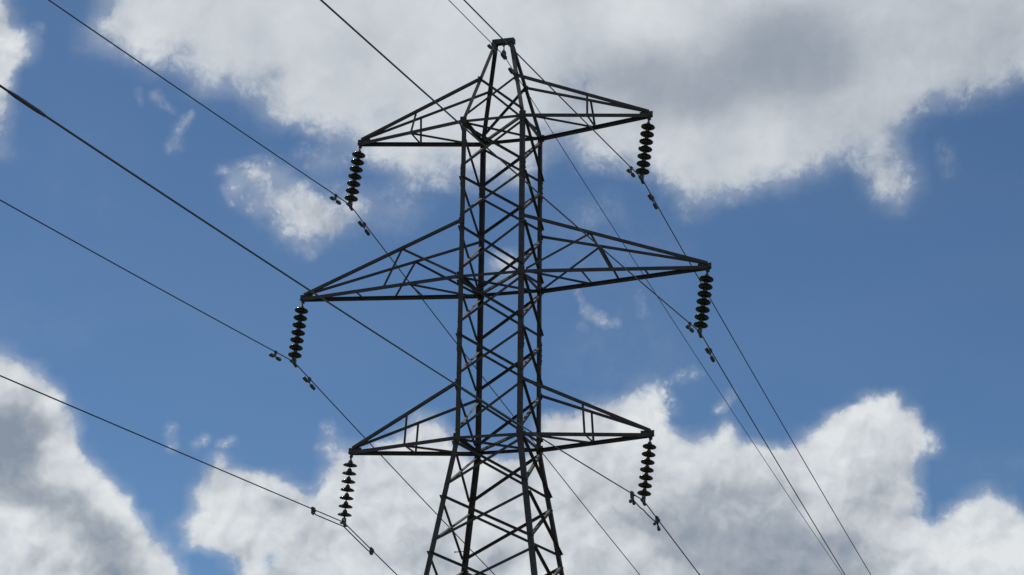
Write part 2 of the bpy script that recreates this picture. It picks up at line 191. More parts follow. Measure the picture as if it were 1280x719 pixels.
def build_sky():
    w = bpy.data.worlds.new('World'); scene.world = w; w.use_nodes = True
    nt = w.node_tree; N = nt.nodes; L = nt.links; N.clear()
    def val(s, x):
        if isinstance(x, (int, float)): s.default_value = x
        elif isinstance(x, (tuple, list, Vector)): s.default_value = x
        else: L.new(x, s)
    def M(op, a, b=None, c=None, clamp=False):
        n = N.new('ShaderNodeMath'); n.operation = op; n.use_clamp = clamp
        val(n.inputs[0], a)
        if b is not None: val(n.inputs[1], b)
        if c is not None: val(n.inputs[2], c)
        return n.outputs[0]
    def V(op, a, b=None, c=None):
        n = N.new('ShaderNodeVectorMath'); n.operation = op
        val(n.inputs[0], a)
        if op == 'SCALE': val(n.inputs['Scale'], b)
        else:
            if b is not None: val(n.inputs[1], b)
            if c is not None: val(n.inputs[2], c)
        return n.outputs['Value'] if op in ('DOT_PRODUCT', 'LENGTH') else n.outputs['Vector']
    def MR(x, a, b, c=0.0, d=1.0, kind='SMOOTHSTEP'):
        n = N.new('ShaderNodeMapRange'); n.interpolation_type = kind
        val(n.inputs['Value'], x); val(n.inputs['From Min'], a); val(n.inputs['From Max'], b)
        val(n.inputs['To Min'], c); val(n.inputs['To Max'], d)
        return n.outputs['Result']
    def noise(v, scale, detail, rough=0.55, lac=2.0, dist=0.0):
        n = N.new('ShaderNodeTexNoise'); n.noise_dimensions = '3D'
        val(n.inputs['Vector'], v); n.inputs['Scale'].default_value = scale
        n.inputs['Detail'].default_value = detail; n.inputs['Roughness'].default_value = rough
        n.inputs['Lacunarity'].default_value = lac; n.inputs['Distortion'].default_value = dist
        return n
    def mix(f, a, b):
        n = N.new('ShaderNodeMix'); n.data_type = 'RGBA'
        val(n.inputs[0], f); val(n.inputs[6], a); val(n.inputs[7], b)
        return n.outputs[2]
    tc = N.new('ShaderNodeTexCoord'); d = tc.outputs['Generated']
    d = V('NORMALIZE', d)
    # domain warp so that the coarse cover map never shows as a grid
    def shift(scale, det, amp, vec):
        nn = noise(vec, scale, det, 0.5)
        return V('SCALE', V('SUBTRACT', nn.outputs['Color'], (0.5, 0.5, 0.5)), amp)
    wd = V('ADD', d, shift(34, 3, WARP1, d))
    wd = V('ADD', wd, shift(110, 4, WARP2, d))
    sx = N.new('ShaderNodeSeparateXYZ'); val(sx.inputs[0], wd)
    az = M('MULTIPLY', M('ARCTAN2', sx.outputs[0], sx.outputs[1]), 180/math.pi)
    el = M('MULTIPLY', M('ARCSINE', sx.outputs[2]), 180/math.pi)
    fx = M('DIVIDE', M('SUBTRACT', az, AZ0), AZ1-AZ0)
    fy = M('MULTIPLY', M('SUBTRACT', EL0, el), (len(COVER)-1)/(EL0-EL1))
    fy = M('MINIMUM', M('MAXIMUM', fy, 0.0), float(len(COVER)-1))
    acc = (0.0, 0.0, 0.0)
    for j, (rc, rb) in enumerate(zip(COVER, BRIGHT)):
        g = N.new('ShaderNodeGroup'); g.node_tree = cloud_row(j, rc, rb)
        val(g.inputs[0], fx); val(g.inputs[1], fy); val(g.inputs[2], acc)
        acc = g.outputs[0]
    s2 = N.new('ShaderNodeSeparateXYZ'); val(s2.inputs[0], acc)
    cov_map, bri_map = s2.outputs[0], s2.outputs[1]
    # beyond the mapped patch of sky: the same broken cloud, by noise alone
    nb = noise(V('MULTIPLY', d, (1, 1, 1.6)), 3.2, 4, 0.5)
    cov_far = MR(nb.outputs['Fac'], 0.47, 0.62); bri_far = MR(nb.outputs['Fac'], 0.5, 0.75, 0.85, 0.35)
    sd = N.new('ShaderNodeSeparateXYZ'); val(sd.inputs[0], d)
    az_r = M('MULTIPLY', M('ARCTAN2', sd.outputs[0], sd.outputs[1]), 180/math.pi)
    el_r = M('MULTIPLY', M('ARCSINE', sd.outputs[2]), 180/math.pi)
    inside = M('MULTIPLY', MR(M('ABSOLUTE', M('SUBTRACT', az_r, (AZ0+AZ1)/2)), 14.5, 19.0, 1.0, 0.0),
                           MR(M('ABSOLUTE', M('SUBTRACT', el_r, (EL0+EL1)/2)), 8.2, 12.0, 1.0, 0.0))
    def lerp(a, b, t): return M('ADD', M('MULTIPLY', a, M('SUBTRACT', 1.0, t)), M('MULTIPLY', b, t))
    C = lerp(cov_far, cov_map, inside); B = lerp(bri_far, bri_map, inside)
    # wisps
    cv = N.new('ShaderNodeCombineXYZ'); val(cv.inputs[0], M('MULTIPLY', az, 0.955)); val(cv.inputs[1], el); ae = cv.outputs[0]
    wisp = 0.0
    for a0, e0, a1, e1, wdt, den in WISPS:
        pa = Vector((a0*0.955, e0, 0)); ab = Vector((a1*0.955, e1, 0)) - pa
        pv = V('SUBTRACT', ae, pa)
        t = M('ADD', V('DOT_PRODUCT', pv, ab/ab.length_squared), 0.0, clamp=True)
        dd = V('LENGTH', V('SUBTRACT', pv, V('SCALE', ab, t)))
        wisp = M('MAXIMUM', wisp, MR(dd, 0.0, wdt*2.4, den, 0.0))
    wn = noise(d, 130, 6, 0.65)
    C = M('MAXIMUM', C, M('MULTIPLY', wisp, MR(wn.outputs['Fac'], 0.36, 0.64, 0.45, 1.0)))
    # fine structure
    q = V('ADD', d, shift(60, 3, 0.012, d))
    n1 = noise(q, 40, 9, N_ROUGH)
    crisp = MR(M('ADD', el, M('MULTIPLY', M('MINIMUM', M('ADD', az, 16.0), 0.0), 0.6)), 15.0, 18.5, 0.0, 1.0)      # cumulus low in the sky have crisper edges, the big sheet above is soft
    n3 = noise(q, 170, 7, 0.66)
    f = M('ADD', M('SUBTRACT', n1.outputs['Fac'], 0.5), M('MULTIPLY', M('SUBTRACT', n3.outputs['Fac'], 0.5), FINE))
    # puffs: rounded cells at two sizes give the low cumulus its cauliflower outline
    def puffs(scale, vec):
        n = N.new('ShaderNodeTexVoronoi'); n.voronoi_dimensions = '3D'; n.feature = 'F1'; n.normalize = True
        val(n.inputs['Vector'], vec); n.inputs['Scale'].default_value = scale; n.inputs['Detail'].default_value = 3.0
        n.inputs['Roughness'].default_value = 0.55; n.inputs['Lacunarity'].default_value = 2.3
        return M('SUBTRACT', 0.30, n.outputs['Distance'])
    pq = V('ADD', q, shift(90, 3, 0.005, d))
    pf = puffs(46, pq)
    f_low = M('ADD', M('MULTIPLY', f, 0.62), M('MULTIPLY', pf, PUFF))
    fs = f
    f = lerp(f_low, f, crisp)
    edge = M('MULTIPLY', M('MULTIPLY', C, M('SUBTRACT', 1.0, C)), 4.0)      # 1 on the cloud's edge, 0 in its heart and in clear sky
    dens = M('ADD', C, M('MULTIPLY', f, M('ADD', M('MULTIPLY', edge, lerp(EDGE_LOW, EDGE_HIGH, crisp)), 0.06)))
    alpha = MR(dens, lerp(*A_LO, crisp), lerp(*A_HI, crisp))
    skirt = M('MULTIPLY', MR(M('ADD', C, M('MULTIPLY', M('MULTIPLY', f, MR(C, 0.0, 0.2)), 0.5)), 0.0, 0.62), SKIRT)     # the thin vapour round a cloud
    alpha = M('MAXIMUM', alpha, skirt)
    # light and shade of the cloud body: soft map, billows facing the sun
    r1 = noise(q, 24, 4, 0.5); r2 = noise(V('ADD', q, (-0.0045, 0.0, 0.0090)), 24, 4, 0.5)
    relief = M('SUBTRACT', r1.outputs['Fac'], r2.outputs['Fac'])
    n2 = noise(q, 15, 4, 0.5)
    r3 = noise(q, 62, 4, 0.5); r4 = noise(V('ADD', q, (-0.0020, 0.0, 0.0038)), 62, 4, 0.5)
    relief = M('ADD', relief, M('MULTIPLY', M('SUBTRACT', r3.outputs['Fac'], r4.outputs['Fac']), 0.55))
    b = M('ADD', M('MULTIPLY', M('SUBTRACT', B, 0.62), B_GAIN), 0.62)
    b = M('ADD', b, M('MULTIPLY', relief, lerp(RELIEF_LOW, RELIEF_HIGH, crisp)))
    b = M('ADD', b, M('MULTIPLY', M('SUBTRACT', n2.outputs['Fac'], 0.5), lerp(0.25, 0.18, crisp)))
    b = M('ADD', b, M('MULTIPLY', f, lerp(0.30, 0.14, crisp)))
    ramp = N.new('ShaderNodeValToRGB'); cr = ramp.color_ramp; cr.interpolation = 'EASE'
    cr.interpolation = 'LINEAR'
    while len(cr.elements) < 4: cr.elements.new(0.5)
    for e, (p, c) in zip(cr.elements, CLOUD_RAMP):
        e.position = p; e.color = (*c, 1)
    val(ramp.inputs[0], b)
    cloud = V('SCALE', ramp.outputs[0], 1.0/SKY_STRENGTH)
    sky = N.new('ShaderNodeTexSky'); sky.sky_type = 'NISHITA'; sky.sun_disc = False
    sky.sun_elevation = SUN_EL; sky.sun_rotation = SUN_AZ
    sky.altitude = 200; sky.air_density = AIR; sky.dust_density = DUST; sky.ozone_density = OZONE
    skyc = V('MULTIPLY', sky.outputs[0], (0.93, 1.04, 1.0))
    # thin high veil that pales the blue a little in places
    nv = noise(V('MULTIPLY', d, (1, 1, 2.2)), 7, 5, 0.5)
    veil = M('MULTIPLY', MR(nv.outputs['Fac'], 0.42, 0.75), VEIL)
    skyc = mix(veil, skyc, V('SCALE', (0.55, 0.60, 0.66), 1.0/SKY_STRENGTH))
    out = mix(alpha, skyc, cloud)
    bg = N.new('ShaderNodeBackground'); L.new(out, bg.inputs[0]); bg.inputs[1].default_value = SKY_STRENGTH
    o = N.new('ShaderNodeOutputWorld'); L.new(bg.outputs[0], o.inputs[0])
WARP1, WARP2, N_ROUGH, FINE, SKIRT, PUFF = 0.006, 0.004, 0.62, 0.50, 0.32, 0.66
EDGE_LOW, EDGE_HIGH, A_LO, A_HI = 1.7, 1.8, (0.21, 0.08), (0.86, 1.14)
B_GAIN, RELIEF_LOW, RELIEF_HIGH = 1.05, 1.5, 0.35
AIR, DUST, OZONE, VEIL = 0.7, 0.5, 8.0, 0.02
CLOUD_RAMP = [(0.0, (0.242, 0.292, 0.367)), (0.35, (0.366, 0.407, 0.462)), (0.75, (0.610, 0.648, 0.685)), (1.0, (0.745, 0.772, 0.793))]
build_sky()

# ------------------------------------------------------------------ materials
def mat(name, base, rough=0.6, metal=0.0, var=0.25, scale=18.0, bump=0.0, spec=0.5, dark=None):
    m = bpy.data.materials.new(name); m.use_nodes = True
    nt = m.node_tree; N = nt.nodes; L = nt.links; p = N['Principled BSDF']
    tc = N.new('ShaderNodeTexCoord'); no = N.new('ShaderNodeTexNoise')
    no.inputs['Scale'].default_value = scale; no.inputs['Detail'].default_value = 6; no.inputs['Roughness'].default_value = 0.62
    L.new(tc.outputs['Object'], no.inputs['Vector'])
    rp = N.new('ShaderNodeValToRGB'); L.new(no.outputs['Fac'], rp.inputs[0])
    rp.color_ramp.elements[0].position = 0.32; rp.color_ramp.elements[1].position = 0.68
    lo = dark or tuple(c*(1-var) for c in base); hi = tuple(c*(1+var) for c in base)
    rp.color_ramp.elements[0].color = (*lo, 1); rp.color_ramp.elements[1].color = (*hi, 1)
    L.new(rp.outputs[0], p.inputs['Base Color'])
    mr = N.new('ShaderNodeMapRange'); L.new(no.outputs['Fac'], mr.inputs['Value'])
    mr.inputs['To Min'].default_value = max(0.05, rough-0.12); mr.inputs['To Max'].default_value = min(1, rough+0.12)
    L.new(mr.outputs[0], p.inputs['Roughness'])
    p.inputs['Metallic'].default_value = metal; p.inputs['Specular IOR Level'].default_value = spec
    if bump:
        b = N.new('ShaderNodeBump'); b.inputs['Strength'].default_value = bump; b.inputs['Distance'].default_value = 0.004
        L.new(no.outputs['Fac'], b.inputs['Height']); L.new(b.outputs[0], p.inputs['Normal'])
    return m
STEEL = mat('weathered_steel', (0.094, 0.080, 0.071), 0.68, 0.0, 0.10, 7.0, 0.2, 0.3, dark=(0.064, 0.053, 0.046))
FITTING = mat('galvanised_fitting', (0.10, 0.098, 0.095), 0.5, 0.3, 0.25, 40.0, 0.2)
PORCELAIN = mat('brown_porcelain', (0.016, 0.0125, 0.0115), 0.10, 0.0, 0.15, 30.0, 0.0, 0.6)
WIRE = mat('weathered_conductor', (0.095, 0.095, 0.098), 0.55, 0.3, 0.2, 60.0)
CONCRETE = mat('concrete', (0.30, 0.29, 0.27), 0.9, 0.0, 0.2, 6.0, 0.4)
GRASS = mat('rough_grass', (0.060, 0.065, 0.032), 0.95, 0.0, 0.25, 0.35, 0.0, 0.2, dark=(0.045, 0.042, 0.022))

# ------------------------------------------------------------------ helpers
def link(name, bm, m, parent=None, smooth=False):
    me = bpy.data.meshes.new(name)
    bmesh.ops.recalc_face_normals(bm, faces=bm.faces)
    bm.to_mesh(me); bm.free(); me.materials.append(m)
    if smooth:
        for f in me.polygons: f.use_smooth = True
    o = bpy.data.objects.new(name, me); COL.objects.link(o)
    if parent: o.parent = parent
    return o
def empty(name, loc=(0, 0, 0)):
    o = bpy.data.objects.new(name, None); COL.objects.link(o); o.location = loc
    o.empty_display_size = 0.3
    return o
def tag(o, label, cat, group=None):
    o['label'] = label; o['category'] = cat
    if group: o['group'] = group
    return o
def frame(axis, a):
    d = axis.normalized(); a = (a - d*a.dot(d)).normalized()
    return d, a, d.cross(a)
def angle(bm, p0, p1, a, b, w, t=0.007, w2=None):
    """rolled steel angle from p0 to p1: corner line on p0-p1, one flange along a, the other along b"""
    p0 = Vector(p0); p1 = Vector(p1); w2 = w2 or w
    d = (p1-p0).normalized()
    a = Vector(a); a = (a - d*a.dot(d)).normalized()
    b = Vector(b); b = b - d*b.dot(d); b = (b - a*b.dot(a)).normalized()
    prof = [(0, 0), (w, 0), (w, t), (t, t), (t, w2), (0, w2)]
    v0 = [bm.verts.new(p0 + a*x + b*y) for x, y in prof]
    v1 = [bm.verts.new(p1 + a*x + b*y) for x, y in prof]
    n = len(prof)
    for i in range(n): bm.faces.new((v0[i], v0[(i+1) % n], v1[(i+1) % n], v1[i]))
    for vs, flip in ((v0, True), (v1, False)):
        q1 = [vs[0], vs[1], vs[2], vs[3]]; q2 = [vs[0], vs[3], vs[4], vs[5]]
        bm.faces.new(q1[::-1] if flip else q1); bm.faces.new(q2[::-1] if flip else q2)
def box(bm, c, ex, ey, ez, sx, sy, sz):
    c = Vector(c); vs = []
    for k in (-1, 1):
        for j in (-1, 1):
            for i in (-1, 1):
                vs.append(bm.verts.new(c + ex*(i*sx/2) + ey*(j*sy/2) + ez*(k*sz/2)))
    for f in ((0, 1, 3, 2), (4, 6, 7, 5), (0, 4, 5, 1), (2, 3, 7, 6), (0, 2, 6, 4), (1, 5, 7, 3)):
        bm.faces.new([vs[i] for i in f])
X, Y, Z = Vector((1, 0, 0)), Vector((0, 1, 0)), Vector((0, 0, 1))
def tube(bm, pts, rad, seg=8, cap=True):
    pts = [Vector(p) for p in pts]; rings = []; a = None
    for i, p in enumerate(pts):
        d = (pts[min(i+1, len(pts)-1)] - pts[max(i-1, 0)]).normalized()
        if a is None: a = d.orthogonal().normalized()
        a = (a - d*a.dot(d)).normalized(); b = d.cross(a)
        r = rad[i] if isinstance(rad, (list, tuple)) else rad
        rings.append([bm.verts.new(p + (a*math.cos(2*math.pi*k/seg) + b*math.sin(2*math.pi*k/seg))*r) for k in range(seg)])
    for r0, r1 in zip(rings, rings[1:]):
        for k in range(seg): bm.faces.new((r0[k], r0[(k+1) % seg], r1[(k+1) % seg], r1[k]))
    if cap: bm.faces.new(rings[0][::-1]); bm.faces.new(rings[-1])
def lathe(bm, prof, seg=28, c=(0, 0, 0)):
    """profile of (radius, z) turned about the local z axis"""
    c = Vector(c); rings = []
    for r, z in prof:
        if r < 1e-5: rings.append([bm.verts.new(c + Z*z)])
        else: rings.append([bm.verts.new(c + Vector((r*math.cos(2*math.pi*k/seg), r*math.sin(2*math.pi*k/seg), z))) for k in range(seg)])
    for r0, r1 in zip(rings, rings[1:]):
        for k in range(seg):
            k2 = (k+1) % seg
            if len(r0) == 1 and len(r1) == 1: continue
            if len(r0) == 1: bm.faces.new((r0[0], r1[k], r1[k2]))
            elif len(r1) == 1: bm.faces.new((r0[k], r1[0], r0[k2]))
            else: bm.faces.new((r0[k], r1[k], r1[k2], r0[k2]))
def bolt(bm, c, n, r=0.013, h=0.016):
    d = Vector(n).normalized(); tube(bm, [Vector(c), Vector(c)+d*h], r, 6)

# ------------------------------------------------------------------ ground: a hillside that falls away beyond the tower
def ground_z(x, y):
    t = max(0.0, y-8.0)
    return -26.0*(1-math.exp(-(t/85.0)**1.6)) + 0.35*math.sin(x*0.031+1.3)*math.sin(y*0.027) * min(1, math.hypot(x, y)/40.0) \
        - 1.0*min(1.0, max(0.0, (-y-45)/60.0))
bm = bmesh.new()
cs = sorted(set([0] + [s*v for s in (-1, 1) for v in (3, 6, 10, 15, 21, 28, 36, 45, 56, 70, 88, 110, 140, 180, 230, 300, 400, 550, 800, 1200, 1800, 2600)]))
grid = [[bm.verts.new((x, y, ground_z(x, y))) for x in cs] for y in cs]
for j in range(len(cs)-1):
    for i in range(len(cs)-1): bm.faces.new((grid[j][i], grid[j][i+1], grid[j+1][i+1], grid[j+1][i]))
g = link('ground', bm, GRASS, smooth=True); g['kind'] = 'structure'

# ------------------------------------------------------------------ the pylon
HX, HY = 0.600, 0.6266
Z_U0, Z_M, Z_MU, Z_T, Z_TU, Z_A = 0.9796, 2.9565, 3.9849, 5.9218, 6.823, 7.6245
HX_T, AX, SLOPE = 0.5884, 0.1834, 0.1563
ARM = {'low': 2.7728, 'mid': 3.8221, 'top': 2.795}
def half(z):
    if z >= Z_T:
        t = (z-Z_T)/(Z_A-Z_T); return HX_T*(1-t)+AX*t, HY*HX_T/HX*(1-t)+0.045*t
    if z >= 0:
        t = z/Z_T; hx = HX*(1-t)+HX_T*t; return hx, hx*HY/HX
    return HX-SLOPE*z, HY-SLOPE*z
def P(sx, sy, z):
    hx, hy = half(z); return Vector((sx*hx, sy*hy, z))
pylon = empty('electricity_pylon', (0, 0, ZO))
tag(pylon, 'dark steel lattice electricity pylon with three pairs of pointed cross-arms', 'pylon')
CORN = [(-1, -1), (1, -1), (1, 1), (-1, 1)]
legs = {}
for sx, sy in CORN:
    bm = bmesh.new()
    a, b = Vector((-sx, 0, 0)), Vector((0, -sy, 0))
    angle(bm, P(sx, sy, -ZO+0.05), P(sx, sy, 0.0), a, b, 0.092, 0.010)
    angle(bm, P(sx, sy, 0.0), P(sx, sy, Z_T), a, b, 0.086, 0.009)
    angle(bm, P(sx, sy, Z_T), P(sx, sy, Z_A+0.06), a, b, 0.066, 0.008)
    # lapped splice in the leg with its bolts
    for z in (1.75, 4.85):
        n = Vector((0, sy, 0)); c = P(sx, sy, z)
        box(bm, c + a*0.045 + n*0.006, a, n, Z, 0.07, 0.010, 0.42)
        box(bm, c + b*0.045 - a*0.006, b, a, Z, 0.07, 0.010, 0.42)
        for k in (-0.15, -0.05, 0.05, 0.15):
            bolt(bm, c + a*0.045 + n*0.011 + Z*k, n); bolt(bm, c + b*0.045 - a*0.011 + Z*k, -a)
    legs[sx, sy] = link('leg', bm, STEEL, pylon)
# step bolts up the leg at the back left
z = -ZO+2.9; k = 0
while z < -1.5:
    bm = bmesh.new(); c = P(-1, 1, z)
    n = -X if k % 2 else Y; s = (-Y if k % 2 else X)*0.045
    tube(bm, [c+s, c+s+n*0.17], 0.0085, 6); tube(bm, [c+s+n*0.165, c+s+n*0.18], 0.016, 6)
    link('step_bolt', bm, STEEL, legs[-1, 1]); k += 1; z += 0.31
for sx, sy in CORN:
    bm = bmesh.new(); c = P(sx, sy, -ZO)
    box(bm, c+Z*(-0.25), X, Y, Z, 0.75, 0.75, 0.9)
    f = link('concrete_footing', bm, CONCRETE, pylon)
    mod = f.modifiers.new('bevel', 'BEVEL'); mod.width = 0.04; mod.segments = 2

FACES = [((-1, -1), (1, -1), -Y, True), ((-1, 1), (1, 1), Y, True), ((-1, -1), (-1, 1), -X, True), ((1, -1), (1, 1), X, False)]
def diag(name, c1, z1, c2, z2, n, outside, w=0.046, t=0.006, bolts=True):
    """one bracing angle on a face of the body, from the leg at corner c1 (upper end) to the leg at c2"""
    p0, p1 = P(*c1, z1), P(*c2, z2); fd = (p1-p0); fd.z = 0; fd.normalize()
    p0 = p0 + fd*0.012; p1 = p1 - fd*0.012
    ax = (p1-p0).normalized()
    nn = n - ax*n.dot(ax); nn.normalize()
    up = ax.cross(nn); up = up if up.z > 0 else -up
    off = nn*0.002 if outside else nn*-0.0125
    bm = bmesh.new()
    angle(bm, p0+off+up*w*0.5, p1+off+up*w*0.5, -up, nn if outside else -nn, w, t)
    if bolts:
        for p, s in ((p0, 1), (p1, -1)):
            bolt(bm, p + ax*s*0.035 + off + nn*(t if outside else 0.013), nn)
    return link(name, bm, STEEL, pylon)
def panel(z1, z2, name='brace', faces=FACES, gap=0.105, w=0.046):
    for i, (c1, c2, n, flip) in enumerate(faces):
        zt, zb = z1-gap, z2+gap
        if n.x == 0:
            diag(name, c1, zt, c2, zb, n, True, w); diag(name, c2, zt, c1, zb, n, False, w)
        else:        # side faces: the steep one outside, the sunlit one inside
            diag(name, c1, zt, c2, zb, n, True, w*0.95); diag(name, c2, zt, c1, zb, n, False, w*1.05)
for hi, lo in ((Z_T, Z_M), (Z_M, 0.0)):
    st = [hi, hi-(hi-lo)*0.335, hi-(hi-lo)*0.655, lo]
    for a_, b_ in zip(st, st[1:]): panel(a_, b_)
sp = [0.0, -0.985, -1.985, -3.08, -4.6, -6.6, -ZO+0.3]
for a_, b_ in zip(sp, sp[1:]): panel(a_, b_, gap=0.10, w=0.048)
# the X in the front and back of the peak
for c1, c2, n, _ in FACES[:2]:
    diag('peak_brace', c1, Z_TU, c2, Z_T+0.10, n, True, 0.042); diag('peak_brace', c2, Z_TU, c1, Z_T+0.10, n, False, 0.042)
# horizontals and plan bracing at each cross-arm
for z in (0.0, Z_M, Z_T):
    for c1, c2, n, _ in FACES:
        p0, p1 = P(*c1, z), P(*c2, z); fd = (p1-p0).normalized()
        bm = bmesh.new()
        angle(bm, p0+fd*0.012-n*0.020, p1-fd*0.012-n*0.020, -n, -Z, 0.052 if n.x == 0 else 0.06, 0.006)
        link('horizontal_strut', bm, STEEL, pylon)
    for (c1, c2, dz) in (((1, -1), (-1, 1), -0.012), ((-1, -1), (1, 1), -0.022)):
        p0, p1 = P(*c1, z+dz), P(*c2, z+dz); fd = (p1-p0).normalized(); s = fd.cross(Z); s = s if s.y < 0 else -s
        bm = bmesh.new(); angle(bm, p0+fd*0.10, p1-fd*0.10, -s, Z if dz > -0.015 else -Z, 0.045, 0.006)
        link('plan_brace', bm, STEEL, pylon)
# gusset plates where the cross-arm chords meet the legs
for z in (0.0, Z_M, Z_T, Z_U0, Z_MU, Z_TU):
    for sx, sy in CORN:
        bm = bmesh.new(); n = Vector((0, sy, 0)); c = P(sx, sy, z)
        big = z in (0.0, Z_M, Z_T)
        box(bm, c + n*0.011 + Vector((-sx*0.03, 0, -0.015)), X, n, Z, 0.125 if big else 0.085, 0.007, 0.14 if big else 0.11)
        for i, k in ((-1, 0.05), (-1, -0.05), (1, 0.03), (1, -0.045)):
            bolt(bm, c + n*0.015 + Vector((-sx*0.03+i*0.035, 0, k-0.015)), n, 0.012, 0.014)
        link('gusset_plate', bm, STEEL, pylon)
# peak cap
bm = bmesh.new()
for sy in (-1, 1):
    angle(bm, (-AX-0.015, sy*0.058, Z_A+0.075), (AX+0.015, sy*0.058, Z_A+0.075), (0, 0, -1), (0, -sy, 0), 0.092, 0.008, 0.05)
for sx in (-1, 1): box(bm, (sx*(AX+0.021), 0, Z_A+0.022), X, Y, Z, 0.010, 0.125, 0.10)
for sx in (-1, 1):
    for sy in (-1, 1):
        bolt(bm, (sx*(AX-0.03), sy*0.058, Z_A+0.03), (0, sy, 0)); bolt(bm, (sx*(AX-0.03), sy*0.058, Z_A-0.01), (0, sy, 0))
link('peak_cap', bm, STEEL, pylon)

def cross_arm(side, L, z, zu, f_bot, f_top, kind):
    tip = Vector((side*L, 0, z))
    bm = bmesh.new()                                   # the arm's own mesh is its tip plate and hanger
    box(bm, tip+Vector((-side*0.092, 0, 0.0)), X, Y, Z, 0.24, 0.016, 0.115)
    box(bm, tip+Vector((-side*0.088, 0, -0.036)), X, Y, Z, 0.22, 0.10, 0.012)
    box(bm, tip+Vector((-side*0.03, 0, -0.075)), X, Y, Z, 0.05, 0.014, 0.08)
    for k in (-0.18, -0.11, -0.04): bolt(bm, tip+Vector((side*k, -0.012, 0.02)), -Y); bolt(bm, tip+Vector((side*k, 0.012, 0.02)), Y)
    arm = link('cross_arm', bm, STEEL, pylon)
    bot, top = {}, {}
    for sy in (-1, 1):
        n = Vector((0, sy, 0))
        b0 = P(side, sy, z) + n*0.0; b1 = tip + Vector((0, sy*0.024, 0))
        bm = bmesh.new(); angle(bm, b0 + Vector((-side*0.05, sy*0.018, 0)), b1, -Z, -n, 0.068, 0.007, 0.062); link('bottom_chord', bm, STEEL, arm)
        t0 = P(side, sy, zu); t1 = tip + Vector((-side*0.05, sy*0.024, 0.055))
        bm = bmesh.new(); angle(bm, t0 + Vector((-side*0.03, sy*0.018, -0.025)), t1 - Z*0.025, Z, -n, 0.054, 0.006, 0.044); link('top_chord', bm, STEEL, arm)
        bot[sy] = lambda f, p=b0, q=b1: q + (p-q)*f
        top[sy] = lambda f, p=t0, q=t1: q + (p-q)*f
    def rod(name, p, q, n, w=0.038, alt=None):
        p, q = Vector(p), Vector(q); d = (q-p).normalized()
        a = d.cross(n).normalized()
        bm = bmesh.new(); angle(bm, p - a*w*0.4, q - a*w*0.4, a, n, w, 0.005)
        bolt(bm, p + d*0.02, n, 0.011, 0.02); bolt(bm, q - d*0.02, n, 0.011, 0.02)
        return link(name, bm, STEEL, arm)
    def plan(name, p, q, w=0.038):
        rod(name, Vector(p)+Z*-0.018, Vector(q)+Z*-0.018, -Z, w)
    for sy in (-1, 1):
        n = Vector((0, -sy, 0))
        inner = Vector((0, -sy*0.008, 0))
        rod('strut', top[sy](f_top)+inner - Z*0.01, bot[sy](f_bot)+inner - Z*0.045, n, 0.040)
        if kind == 'mid':
            rod('arm_diagonal', top[sy](f_top)+inner*1.9 - Z*0.02, P(side, sy, z)+inner*1.9+Vector((side*0.05, 0, 0.02)), n, 0.040)
    inn = Vector((0, 0.03, 0))
    if kind == 'mid':
        plan('arm_tie', bot[-1](0.35)+inn, bot[1](0.35)-inn); plan('arm_tie', bot[-1](0.69)+inn, bot[1](0.69)-inn)
        fk = 0.69
    else:
        plan('arm_tie', bot[-1](f_bot)+inn, bot[1](f_bot)-inn); fk = f_bot
    if side < 0: plan('arm_tie', bot[-1](fk)+inn, P(side, 1, z)+Vector((side*0.1, -0.04, 0)), 0.042)
    else: plan('arm_tie', P(side, -1, z)+Vector((side*0.1, 0.04, 0)), bot[1](fk)-inn, 0.042)
    return arm
for side in (-1, 1):
    cross_arm(side, ARM['low'], 0.0, Z_U0, 0.52, 0.525, 'low')
    cross_arm(side, ARM['mid'], Z_M, Z_MU, 0.525, 0.635, 'mid')
    cross_arm(side, ARM['top'], Z_T, Z_TU, 0.505, 0.468, 'top')

# ------------------------------------------------------------------ insulator strings
SL = 1.298
PHI_N, PHI_F, KN, KF = -1.569499, 1.490883, 0.000357, 0.000752
#          tip                 clamp ux, uy       near slope, dk       far slope, dk
LINES = {
 'TL': ((-ARM['top'], 0, Z_T), -0.0800, -0.1620, 0.10042, -0.00009, 0.23298, 0.00004),
 'ML': ((-ARM['mid'], 0, Z_M), -0.0151, -0.2206, 0.06865, 0.00009, 0.21655, 0.00004),
 'LL': ((-ARM['low'], 0, 0.0), -0.0641, -0.0306, 0.05273, -0.00033, 0.21958, 0.0),
 'TR': ((ARM['top'], 0, Z_T), -0.1448, -0.1699, 0.12297, 0.00001, 0.22645, -0.00007),
 'MR': ((ARM['mid'], 0, Z_M), -0.1446, -0.2429, 0.11218, 0.00009, 0.22531, -0.00001),
 'LR': ((ARM['low'], 0, 0.0), -0.1240, -0.2000, 0.07631, 0.00016, 0.20804, 0.0),
 'EW': ((0, 0, Z_A), 0.0237, -0.0587, 0.11241, 0.0, 0.20456, 0.00001)}
def clamp_point(k):
    tip, ux, uy = LINES[k][:3]; l = {'EW': 0.28, 'LR': 1.237}.get(k, SL)
    return Vector(tip) + Vector((ux, uy, -math.sqrt(l*l-ux*ux-uy*uy))) + Z*ZO
def on_wire(k, side, s):
    c = clamp_point(k); _, _, _, mn, dn, mf, df = LINES[k]
    phi, m, kk = (PHI_N, mn, KN+dn) if side == 'N' else (PHI_F, mf, KF+df)
    return c + Vector((s*math.cos(phi), s*math.sin(phi), -m*s + kk*s*s))
def wire_dir(k, side, s):
    return (on_wire(k, side, s+0.05)-on_wire(k, side, s)).normalized()

